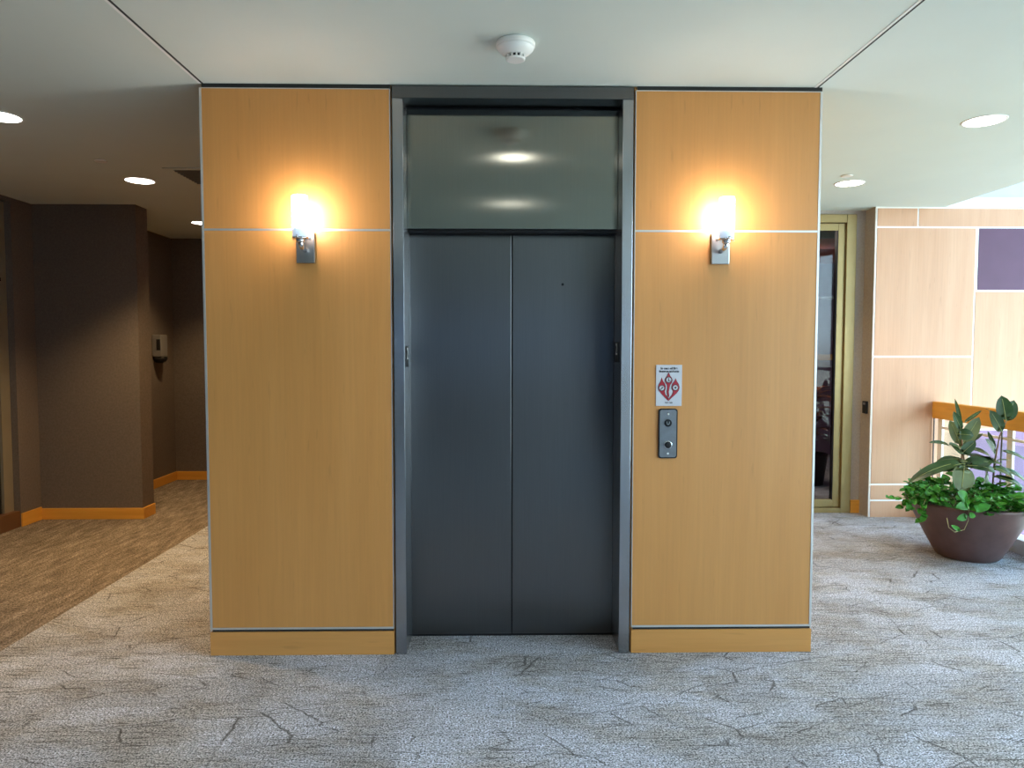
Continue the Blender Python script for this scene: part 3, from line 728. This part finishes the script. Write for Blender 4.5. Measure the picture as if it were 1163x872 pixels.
def vine(pts, n, L, spread=.9):
    pts = [Vector(p) for p in pts]; tube(vb, pts, .0025, 5, mi=1)
    for i in range(n):
        t = (i+.5)/n*(len(pts)-1); k = min(int(t), len(pts)-2); p = pts[k].lerp(pts[k+1], t-k); ax = (pts[k+1]-pts[k]).normalized()
        s = Vector((random.uniform(-1, 1), random.uniform(-1, .3), random.uniform(-.6, .6)))*spread
        vleaf(p, ax*.6+s, (random.uniform(-.4, .2), -.7, .8), random.uniform(.8, 1.2)*L)
def zp(x, y, dy): return pp(*zx(x, y), dy)
# leaning out over the left rim
vine([zp(300, 500, -.05), zp(245, 470, -.06), zp(205, 455, -.07), zp(180, 470, -.08)], 9, .07)
vine([zp(290, 520, -.08), zp(225, 500, -.12), zp(165, 510, -.14), zp(90, 508, -.15)], 9, .062)
vine([zp(280, 520, -.10), zp(215, 520, -.16), zp(180, 560, -.18), zp(150, 540, -.18)], 8, .06)
vine([zp(290, 520, -.10), zp(240, 525, -.18), zp(235, 570, -.22), zp(245, 612, -.22)], 8, .06)
vine([zp(320, 490, .0), zp(270, 450, .02), zp(240, 420, .02), zp(232, 400, .02)], 6, .06)
vine([zp(300, 500, -.10), zp(250, 490, -.14), zp(215, 500, -.18), zp(190, 520, -.2), zp(185, 545, -.2)], 10, .065)
vine([zp(310, 510, -.12), zp(262, 512, -.2), zp(248, 545, -.24), zp(258, 590, -.24)], 9, .06)
vine([zp(300, 490, .05), zp(240, 455, .02), zp(195, 440, .0)], 7, .065)
for k in range(60):
    p = zp(random.uniform(190, 330), random.uniform(445, 530), random.uniform(-.25, .05)); vleaf(p, (random.uniform(-1.2, .4), random.uniform(-1, .2), random.uniform(-.5, .5)), (random.uniform(-.5, .3), -.7, .7), random.uniform(.05, .085))
# hanging over the front of the bowl
fz = -.40
vine([zp(430, 520, -.36), zp(445, 555, fz-.02), zp(443, 610, -.385), zp(425, 650, -.365), zp(385, 660, -.36), zp(358, 640, -.37), zp(350, 600, -.38)], 0, .05)
leaf(vb, zp(440, 590, -.40), zp(392, 604, -.41), .05, (0, -1, .1), .03, .1, 0, None, 5)
leaf(vb, zp(410, 655, -.37), zp(368, 630, -.385), .03, (0, -1, .1), .03, .1, 0, None, 5)
leaf(vb, zp(440, 585, -.40), zp(475, 592, -.41), .04, (0, -1, .3), .03, .1, 0, None, 5)
leaf(vb, zp(445, 545, -.41), zp(388, 552, -.44), .06, (0, -1, .4), .05, .1, 0, None, 5)
leaf(vb, zp(440, 520, -.38), zp(395, 485, -.40), .07, (0, -1, .4), .05, .1, 0, None, 5)
leaf(vb, zp(455, 565, -.40), zp(540, 545, -.42), .06, (0, -1, .5), .05, .1, 0, None, 5)
leaf(vb, zp(330, 530, -.36), zp(272, 524, -.36), .05, (0, -.6, 1), .05, .1, 0, None, 5)
for k in range(40):
    x = random.uniform(290, 680); y = 535+ (x-290)*.075+random.uniform(-45, 8)
    p = zp(x, y, -.33-.02*math.sin((x-290)/390*PI)); vleaf(p, (random.uniform(-1, 1), -.6, random.uniform(-.5, .4)), (0, -.7, .8), random.uniform(.05, .085))
bmesh.ops.recalc_face_normals(vb, faces=[])
me = bpy.data.meshes.new('trailing_vine'); vb.to_mesh(me); vb.free(); me.materials.append(M['vine']); me.materials.append(M['vine_stem'])
vo = bpy.data.objects.new('trailing_vine', me); C.objects.link(vo); vo.parent = pl

# plant in the room behind the glass door
ip = thing('indoor_plant', 'dark red leaved plant in a pot seen through the glass door', 'potted plant', (3.46, 4.35, 0))
bm = bmesh.new(); lathe(bm, [(.11, 0), (.13, .01), (.17, .34), (.175, .36), (.165, .36), (.155, .33), (.02, .325)], seg=36); obj('pot', bm, 'black', ip)
bm = bmesh.new(); tube(bm, [(0, 0, .32), (.01, 0, .7), (-.01, .01, 1.05)], [.014, .012, .008], 8); obj('stem', bm, 'stalk', ip)
bm = bmesh.new()
for k in range(30):
    zz = .55+.5*k/30; a = k*2.4; L = random.uniform(.2, .34)
    leaf(bm, (0, 0, zz), (L*math.cos(a), L*math.sin(a), zz+random.uniform(-.08, .14)), .07, (0, 0, 1), .12, .2, 0, None, 6)
me = bpy.data.meshes.new('leaves'); bm.to_mesh(me); bm.free(); me.materials.append(M['red_leaf'])
o = bpy.data.objects.new('leaves', me); C.objects.link(o); o.parent = ip

# ------------------------------------------------------------------ light
SKY, INNER = 15.5, 55
wd = bpy.data.worlds.new('sky'); bpy.context.scene.world = wd; wd.use_nodes = True
nt = wd.node_tree; bg = nt.nodes['Background']
tc = N(nt, 'ShaderNodeTexCoord'); sp = N(nt, 'ShaderNodeSeparateXYZ'); nt.links.new(tc.outputs['Generated'], sp.inputs[0])
f = math_(nt, 'ADD', math_(nt, 'MULTIPLY', sp.outputs['Z'], .5), .5)
nt.links.new(ramp(nt, f, [(.0, (.30, .31, .29)), (.49, (.42, .44, .43)), (.51, (.72, .87, 1.)), (1., (.40, .64, 1.))]), bg.inputs['Color'])
bg.inputs['Strength'].default_value = SKY
def portal(name, loc, rot, sx, sy):
    l = bpy.data.lights.new(name, 'AREA'); l.shape = 'RECTANGLE'; l.size = sx; l.size_y = sy; l.cycles.is_portal = True
    o = bpy.data.objects.new(name, l); C.objects.link(o); o.location = loc; o.rotation_euler = rot
portal('daylight_hall', (AX+.06, -3.09, .35), (0, PI/2, 0), 6.7, 11.8)
portal('daylight_back', (0, BACK-.12, 1.5), (-PI/2, 0, PI), 5.2, 1.6)
l = bpy.data.lights.new('inner_room_fill', 'AREA'); l.size = .8; l.energy = INNER; l.color = (1., .85, .7)  # added fill without a fitting, brightens the room behind the glass door
o = bpy.data.objects.new('inner_room_fill', l); C.objects.link(o); o.location = (3.0, 4.2, H-.05)

sc = bpy.context.scene
sc.view_settings.view_transform = 'Standard'; sc.view_settings.look = 'None'; sc.view_settings.gamma = 1; sc.view_settings.use_curve_mapping = False
sc.view_settings.exposure = 0.0
sc.cycles.use_denoising = True; sc.cycles.max_bounces = 10; sc.cycles.diffuse_bounces = 6; sc.cycles.transparent_max_bounces = 12
sc.cycles.caustics_reflective = False; sc.cycles.caustics_refractive = False; sc.cycles.sample_clamp_indirect = 8
